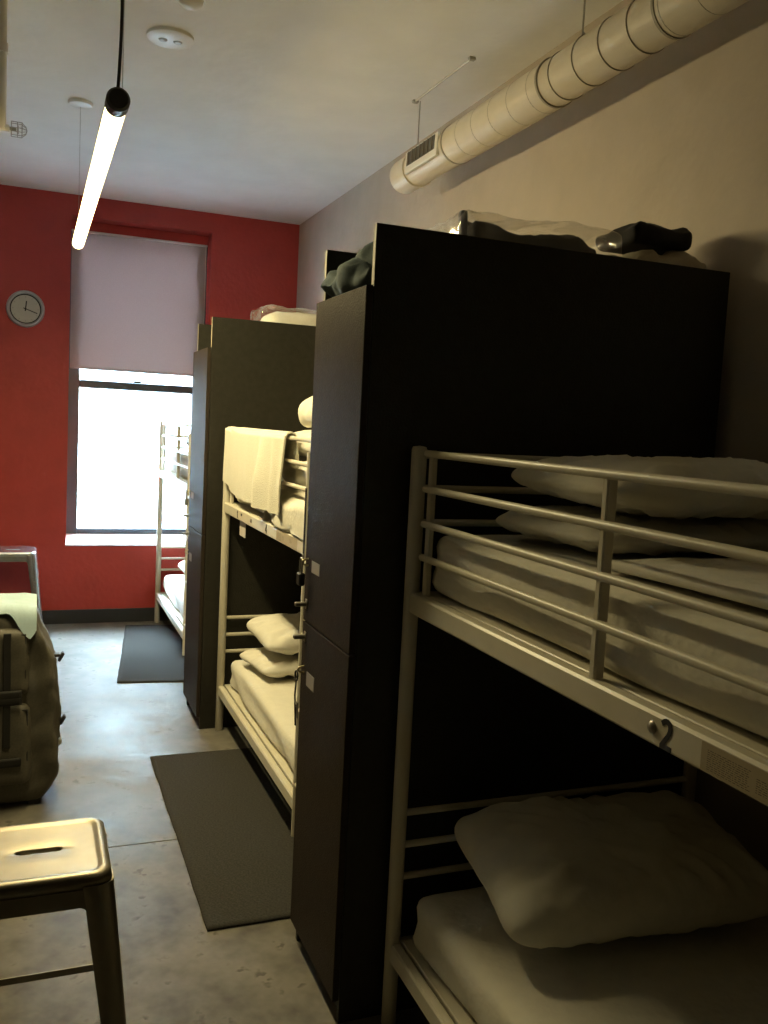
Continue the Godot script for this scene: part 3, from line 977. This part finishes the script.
func stool(at: Vector3, m: Material, label: String, deg: float) -> void:
	var o := thing("metal_stool", label, "stool", at, deg_to_rad(deg), "metal stools")
	var H := 0.615
	var h := 0.150
	var n := 96
	# pressed seat: slot, sunk field, bead, rolled rim
	var loops := [
		rrect(0.048, 0.0085, 0.0085, n, H - 0.016), rrect(0.048, 0.0085, 0.0085, n, H - 0.007), rrect(0.0505, 0.0110, 0.0110, n, H - 0.0046), rrect(0.0525, 0.0130, 0.0130, n, H - 0.0041),
		rrect(0.085, 0.060, 0.020, n, H - 0.0040), rrect(h - 0.032, h - 0.032, 0.020, n, H - 0.0040), rrect(h - 0.026, h - 0.026, 0.024, n, H - 0.0035),
		rrect(h - 0.021, h - 0.021, 0.027, n, H - 0.0008), rrect(h - 0.014, h - 0.014, 0.030, n, H), rrect(h - 0.006, h - 0.006, 0.034, n, H - 0.0025),
		rrect(h - 0.001, h - 0.001, 0.036, n, H - 0.0085), rrect(h, h, 0.036, n, H - 0.018), rrect(h + 0.002, h + 0.002, 0.036, n, H - 0.038), rrect(h - 0.002, h - 0.002, 0.034, n, H - 0.038), rrect(h - 0.004, h - 0.004, 0.034, n, H - 0.012), rrect(0.05, 0.011, 0.011, n, H - 0.016)]
	var st := begin()
	st.set_smooth_group(0)
	for k in loops.size() - 1:
		for i in n:
			var j := (i + 1) % n
			quad(st, loops[k][i], loops[k + 1][i], loops[k + 1][j], loops[k][j])
	part(o, "seat", fin(st), m)
	# apron on each side with an arched lower edge that runs into the legs
	for k in 4:
		var bs := Basis(Vector3.UP, k * PI * 0.5)
		var rows: Array = []
		for a in 7:
			var row: Array[Vector3] = []
			for b in 33:
				var t := 2.0 * b / 32.0 - 1.0
				var e := absf(t)
				var low := 0.068 + 0.050 * pow(smoothstep(0.66, 1.0, e), 1.5)
				var y := H - lerpf(0.030, low, a / 6.0)
				var spread := h + (H - y) * 0.095 - 0.001
				row.append(bs * Vector3(t * (spread - 0.034), y, spread))
			rows.append(row)
		part(o, "apron", sheet(rows, 0.002), m)
	# folded legs, tapering downward, splayed outward
	for k in 4:
		var bs := Basis(Vector3.UP, k * PI * 0.5)
		var rows: Array = []
		for a in 25:
			var y := lerpf(H - 0.024, 0.0, a / 24.0)
			var t := a / 24.0
			var c := h + (H - y) * 0.095
			var flank := lerpf(0.064, 0.040, t)
			var rad := lerpf(0.034, 0.016, t)
			var row: Array[Vector3] = [Vector3(c - flank, y, c - 0.010), Vector3(c - flank, y, c)]
			for q in 7:
				var ang := PI * 0.5 * (1.0 - q / 6.0)
				row.append(Vector3(c - rad + rad * cos(ang), y, c - rad + rad * sin(ang)))
			row.append(Vector3(c, y, c - flank))
			row.append(Vector3(c - 0.010, y, c - flank))
			var turned: Array[Vector3] = []
			for v in row:
				turned.append(bs * v)
			rows.append(turned)
		var lg := part(o, "leg", sheet(rows, 0.0022), m)
		var ft := begin()
		var c0 := h + H * 0.095
		bbox(ft, bs * Vector3(c0 - 0.017, 0.006, c0 - 0.017), Vector3(0.030, 0.012, 0.030), 0.004)
		part(lg, "rubber_foot", fin(ft), M.rubber)
	# two foot bars
	for s: float in [-1.0, 1.0]:
		var y := 0.195
		var c := h + (H - y) * 0.095 - 0.006
		part(o, "foot_bar", box_mesh(Vector3(2.0 * c - 0.03, 0.018, 0.004), 0.001), m, Vector3(0, y, s * c))

func suitcase() -> void:
	var o := thing("suitcase", "olive brown soft suitcase with black straps standing on its wheels", "suitcase", Vector3(-0.15, 0, -3.86))
	var width := func(y: float) -> float:
		# half width from bottom to top
		var t := clampf(y / 0.81, 0.0, 1.0)
		return 0.262 - 0.050 * smoothstep(0.16, 0.0, t) - 0.018 * smoothstep(0.5, 0.75, t) - 0.075 * smoothstep(0.72, 1.0, t)
	var f := func(p: Vector3) -> Vector3:
		var y := p.y + 0.408
		var k: float = width.call(y) / 0.26
		var q := Vector3(p.x * k, p.y, p.z)
		var c := nz(p, 0.020) * 0.018 + nz(p, 0.07) * 0.014 + 0.006 * sin(p.x * 60.0 + nz(p, 0.03) * 6.0) * smoothstep(0.12, 0.2, p.x)
		return q + Vector3(signf(p.x) * c, c * 0.5, signf(p.z) * c)
	part(o, "shell", soft_box(Vector3(0.52, 0.79, 0.29), 0.050, Vector3i(26, 44, 14), f), M.nylon, Vector3(0, 0.408, 0))
	# front pockets
	var fp := func(p: Vector3) -> Vector3:
		var c := nz(p + Vector3(7, 0, 0), 0.03) * 0.010 + nz(p, 0.08) * 0.005
		return p + Vector3(signf(p.x) * c, c * 0.4, signf(p.z) * c)
	var p1 := part(o, "front_pocket", soft_box(Vector3(0.33, 0.33, 0.075), 0.032, Vector3i(20, 20, 6), fp), M.nylon, Vector3(-0.01, 0.275, 0.145))
	var p2 := part(o, "front_pocket", soft_box(Vector3(0.31, 0.27, 0.070), 0.032, Vector3i(20, 18, 6), fp), M.nylon, Vector3(-0.01, 0.605, 0.140))
	var st := begin()
	tube(st, [Vector3(-0.15, -0.13, 0.026), Vector3(-0.15, 0.14, 0.026), Vector3(0.15, 0.14, 0.026), Vector3(0.15, -0.13, 0.026)], 0.005, 8)
	part(p1, "zip", fin(st), M.strap)
	st = begin()
	tube(st, [Vector3(-0.14, -0.11, 0.024), Vector3(-0.14, 0.112, 0.024), Vector3(0.14, 0.112, 0.024), Vector3(0.14, -0.11, 0.024)], 0.005, 8)
	part(p2, "zip", fin(st), M.strap)
	# dark compression straps across the front
	for y: float in [0.455, 0.478, 0.205]:
		part(o, "compression_strap", soft_box(Vector3(0.34, 0.036, 0.012), 0.004, Vector3i(16, 3, 2), func(p: Vector3) -> Vector3: return p + Vector3(0, 0.006 * sin(p.x * 9.0), 0.0)), M.strap, Vector3(-0.05, y, 0.188))
	for x: float in [-0.105, 0.085]:
		part(o, "vertical_strap", box_mesh(Vector3(0.028, 0.46, 0.006), 0.002), M.strap, Vector3(x - 0.02, 0.50, 0.186))
	# side buckles that stick out
	for b: Array in [[0.605, 0.252], [0.338, 0.262]]:
		st = begin()
		bbox(st, Vector3(0.010, 0.0, 0), Vector3(0.024, 0.012, 0.03), 0.003)
		bbox(st, Vector3(0.026, -0.008, 0), Vector3(0.012, 0.040, 0.034), 0.004, Basis(Vector3.BACK, -0.5))
		part(o, "buckle", fin(st), M.black, Vector3(b[1] - 0.012, b[0], 0.06), "black plastic buckle")
	st = begin()
	bbox(st, Vector3(0.256, 0.236, 0.05), Vector3(0.036, 0.026, 0.03), 0.006)
	part(o, "foot_stud", fin(st), M.grey_plastic)
	# top handle and wheels
	st = begin()
	tube(st, [Vector3(-0.07, 0.77, -0.03), Vector3(-0.07, 0.80, -0.03), Vector3(0.07, 0.80, -0.03), Vector3(0.07, 0.77, -0.03)], 0.010, 10)
	part(o, "handle", fin(st), M.strap)
	for x: float in [-0.17, 0.17]:
		part(o, "wheel", lathe_mesh([Vector2(0, -0.015), Vector2(0.030, -0.015), Vector2(0.036, -0.010), Vector2(0.036, 0.010), Vector2(0.030, 0.015), Vector2(0, 0.015)], 24, Transform3D(Basis(Vector3.BACK, PI * 0.5), Vector3.ZERO)), M.black, Vector3(x, 0.036, -0.11))
		part(o, "foot", box_mesh(Vector3(0.05, 0.032, 0.03), 0.005), M.black, Vector3(x, 0.016, 0.10))
	# pale blue-green garment thrown over the top
	var g := thing("shirt", "pale blue-green garment lying folded on top of the suitcase", "clothing", Vector3(-0.15, 0.806, -3.86))
	var rows: Array = []
	for a in 25:
		var row: Array[Vector3] = []
		for b in 41:
			var u := -0.27 + 0.44 * b / 40.0
			var s := -0.13 + 0.27 * a / 24.0 + 0.10 * (a / 24.0) * smoothstep(0.06, 0.15, u) * (1.0 - smoothstep(0.15, 0.17, u) * 0.4)
			var over := maxf(s - 0.115, 0.0)
			var z := minf(s, 0.115) + 0.020 * (1.0 - exp(-over * 60.0)) + over * 0.25
			var y := 0.014 - over * 0.95 + 0.008 * nz(Vector3(u, 0, s), 0.06) - 0.10 * maxf(absf(u + 0.02) - 0.15, 0.0)
			row.append(Vector3(u, y, z))
		rows.append(row)
	part(g, "cloth", sheet(rows, 0.010), M.teal)

# ------------------------------------------------------------------ ceiling and wall fittings
func build_ceiling_things() -> void:
	var d := thing("smoke_detector", "flat round white detector on the ceiling beside a small dome", "detector", Vector3(0.505, CEIL_Y, -3.935))
	part(d, "base", lathe_mesh([Vector2(0, -0.018), Vector2(0.080, -0.018), Vector2(0.096, -0.012), Vector2(0.096, 0), Vector2(0, 0)], 40), M.white_plastic)
	for x: float in [-0.030, 0.030]:
		part(d, "sensor", lathe_mesh([Vector2(0, -0.024), Vector2(0.014, -0.023), Vector2(0.019, -0.018), Vector2(0, -0.018)], 20), M.grey_plastic, Vector3(x, 0, 0))
	var e := thing("ceiling_dome", "small pearly dome sensor on the ceiling", "sensor", Vector3(0.527, CEIL_Y, -3.55))
	var prof: Array = []
	for k in 9:
		var a := PI * 0.5 * k / 8.0
		prof.append(Vector2(0.046 * sin(a), -0.012 - 0.028 * cos(a)))
	prof.append(Vector2(0.052, -0.012))
	prof.append(Vector2(0.052, 0.0))
	part(e, "dome", lathe_mesh(prof, 32), M.white_plastic)
	# sprinkler drop with caged head
	var s := thing("sprinkler", "white sprinkler pipe with a caged head hanging from the ceiling", "sprinkler", Vector3(-0.128, CEIL_Y, -3.80))
	part(s, "pipe", bar(Vector3(0, 0, 0), Vector3(0, -0.515, 0), 0.0165, 16), M.pipe)
	part(s, "coupling", bar(Vector3(0, -0.20, 0), Vector3(0, -0.235, 0), 0.0215, 16), M.pipe)
	part(s, "elbow", bar(Vector3(-0.02, -0.505, 0), Vector3(0.028, -0.505, 0), 0.013, 14), M.pipe)
	part(s, "nozzle", bar(Vector3(0.028, -0.505, 0), Vector3(0.052, -0.505, 0), 0.007, 10), M.bracket)
	part(s, "deflector", lathe_mesh([Vector2(0, 0), Vector2(0.016, 0), Vector2(0.016, 0.002), Vector2(0, 0.002)], 16, Transform3D(Basis(Vector3.BACK, -PI * 0.5), Vector3.ZERO)), M.bracket, Vector3(0.058, -0.505, 0))
	var st := begin()
	for k in 6:
		var a := TAU * k / 6.0
		var c := Vector3(0, cos(a), sin(a))
		tube(st, [Vector3(0.034, -0.505, 0) + c * 0.028, Vector3(0.070, -0.505, 0) + c * 0.028, Vector3(0.086, -0.505, 0) + c * 0.014, Vector3(0.090, -0.505, 0)], 0.0014, 6)
	for x: float in [0.034, 0.056, 0.072]:
		var ring: Array = []
		for k in 17:
			var a := TAU * k / 16.0
			ring.append(Vector3(x, -0.505 + 0.028 * cos(a), 0.028 * sin(a)))
		tube(st, ring, 0.0014, 6)
	part(s, "wire_cage", fin(st), M.bracket)
	# clock
	var c := thing("wall_clock", "round silver wall clock on the red wall showing quarter past twelve", "clock", Vector3(-0.066, 2.313, BACK_Z))
	var xf := Transform3D(Basis(Vector3.RIGHT, PI * 0.5), Vector3.ZERO)
	part(c, "rim", lathe_mesh([Vector2(0.130, 0.0), Vector2(0.130, 0.018), Vector2(0.124, 0.034), Vector2(0.114, 0.038), Vector2(0.106, 0.032), Vector2(0.104, 0.016)], 48, xf), M.clock_rim)
	part(c, "inner_ring", lathe_mesh([Vector2(0.106, 0.016), Vector2(0.105, 0.022), Vector2(0.098, 0.020), Vector2(0.097, 0.014)], 48, xf), M.black)
	part(c, "face", lathe_mesh([Vector2(0.104, 0.0), Vector2(0.104, 0.015), Vector2(0, 0.015)], 48, xf), M.clock_face)
	st = begin()
	for k in 12:
		var a := TAU * k / 12.0
		bbox(st, Vector3(sin(a) * 0.085, cos(a) * 0.085, 0.0153), Vector3(0.004, 0.012, 0.0008), 0.0, Basis(Vector3.BACK, -a))
	part(c, "hour_marks", fin(st), M.grey_plastic)
	var hands := [["hour_hand", deg_to_rad(6.0), 0.056, 0.008, 0.018], ["minute_hand", deg_to_rad(109.0), 0.084, 0.006, 0.020]]
	for hd: Array in hands:
		st = begin()
		var bs := Basis(Vector3.BACK, -hd[1])
		bbox(st, bs * Vector3(0, hd[2] * 0.5 - 0.008, hd[4]), Vector3(hd[3], hd[2] + 0.016, 0.0012), 0.0, bs)
		part(c, hd[0], fin(st), M.black)
	part(c, "hub", lathe_mesh([Vector2(0.007, 0.015), Vector2(0.007, 0.023), Vector2(0, 0.024)], 16, xf), M.black)

# ------------------------------------------------------------------ piled on the cabinets
func heap(parent: Node, called: String, s: Vector3, sd: float, amp: float, m: Material, at: Vector3) -> MeshInstance3D:
	var f := func(p: Vector3) -> Vector3:
		var q := p + Vector3(sd, 0, sd * 2.0)
		var up := smoothstep(-s.y * 0.5, s.y * 0.5, p.y)
		return p + Vector3(nz(q, 0.05) * amp, (nz(q + Vector3(0, 9, 0), 0.045) * amp * 1.2 + nz(q, 0.12) * amp * 0.6) * up, nz(q + Vector3(4, 0, 0), 0.05) * amp)
	return part(parent, called, soft_box(s, minf(s.y, minf(s.x, s.z)) * 0.42, Vector3i(26, 12, 20), f), m, at + Vector3(0, s.y * 0.5, 0))

func build_tops() -> void:
	var y := 1.948
	# clear plastic bag with dark clothes
	var a := thing("dark_clothes", "dark folded clothes packed inside the clear plastic bag", "clothing", Vector3(1.30, y, -2.32))
	heap(a, "garment", Vector3(0.45, 0.222, 0.24), 2.0, 0.030, M.dark_cloth, Vector3(0, 0, 0))
	var b := thing("plastic_bag", "clear plastic bag holding dark clothes on top of the locker cabinet", "bag", Vector3(1.30, y, -2.32))
	var ff := func(p: Vector3) -> Vector3:
		var t := p.x / 0.25
		var top := 0.012 * t * t * t + 0.008 * sin(p.x * 18.0) + 0.014 * nz(p, 0.09) - 0.010
		return p + Vector3(nz(p, 0.1) * 0.010, top if p.y > 0 else 0.0, nz(p + Vector3(2, 0, 0), 0.1) * 0.010)
	part(b, "film", soft_box(Vector3(0.51, 0.245, 0.29), 0.020, Vector3i(40, 14, 20), ff), M.film, Vector3(0, 0.126, 0))
	part(b, "seal_strip", soft_box(Vector3(0.022, 0.225, 0.02), 0.008, Vector3i(4, 12, 4), func(p: Vector3) -> Vector3: return p + Vector3(nz(p, 0.1) * 0.008, 0, 0)), M.grey_cloth, Vector3(-0.240, 0.125, 0.115))
	# black garment on a pale one
	var c := thing("pale_cloth_bundle", "pale crumpled cloth under a black garment on the locker cabinet", "clothing", Vector3(1.742, y, -2.30))
	heap(c, "cloth", Vector3(0.335, 0.215, 0.26), 5.0, 0.030, M.pale_cloth, Vector3.ZERO)
	var d := thing("black_garment", "black garment thrown on a pale cloth bundle by the wall", "clothing", Vector3(1.715, y + 0.222, -2.30))
	heap(d, "garment", Vector3(0.24, 0.060, 0.20), 8.0, 0.024, M.dark_cloth, Vector3.ZERO)
	# blue-green clothes by the door edge
	var e := thing("blue_green_clothes", "dark blue-green clothes bundled at the aisle end of the locker top", "clothing", Vector3(0.885, y, -2.32))
	heap(e, "garment", Vector3(0.24, 0.085, 0.32), 11.0, 0.045, M.denim, Vector3.ZERO)
	heap(e, "garment", Vector3(0.18, 0.060, 0.18), 14.0, 0.040, M.denim, Vector3(0.03, 0.060, 0.05))
	# wrapped bedding on the farther cabinet
	var g := thing("folded_bedding", "white bedding folded inside a clear plastic wrap on the locker cabinet", "bedding", Vector3(1.41, y, -4.69))
	heap(g, "bedding", Vector3(0.62, 0.225, 0.30), 17.0, 0.016, M.linen, Vector3.ZERO)
	part(g, "wrap", soft_box(Vector3(0.655, 0.243, 0.325), 0.030, Vector3i(40, 12, 20), func(p: Vector3) -> Vector3: return p + Vector3(0, 0, 0) + Vector3(nz(p, 0.12) * 0.014, nz(p + Vector3(1, 0, 0), 0.11) * 0.012 if p.y > 0 else 0.0, nz(p + Vector3(2, 0, 0), 0.12) * 0.012)), M.film, Vector3(0, 0.122, 0))
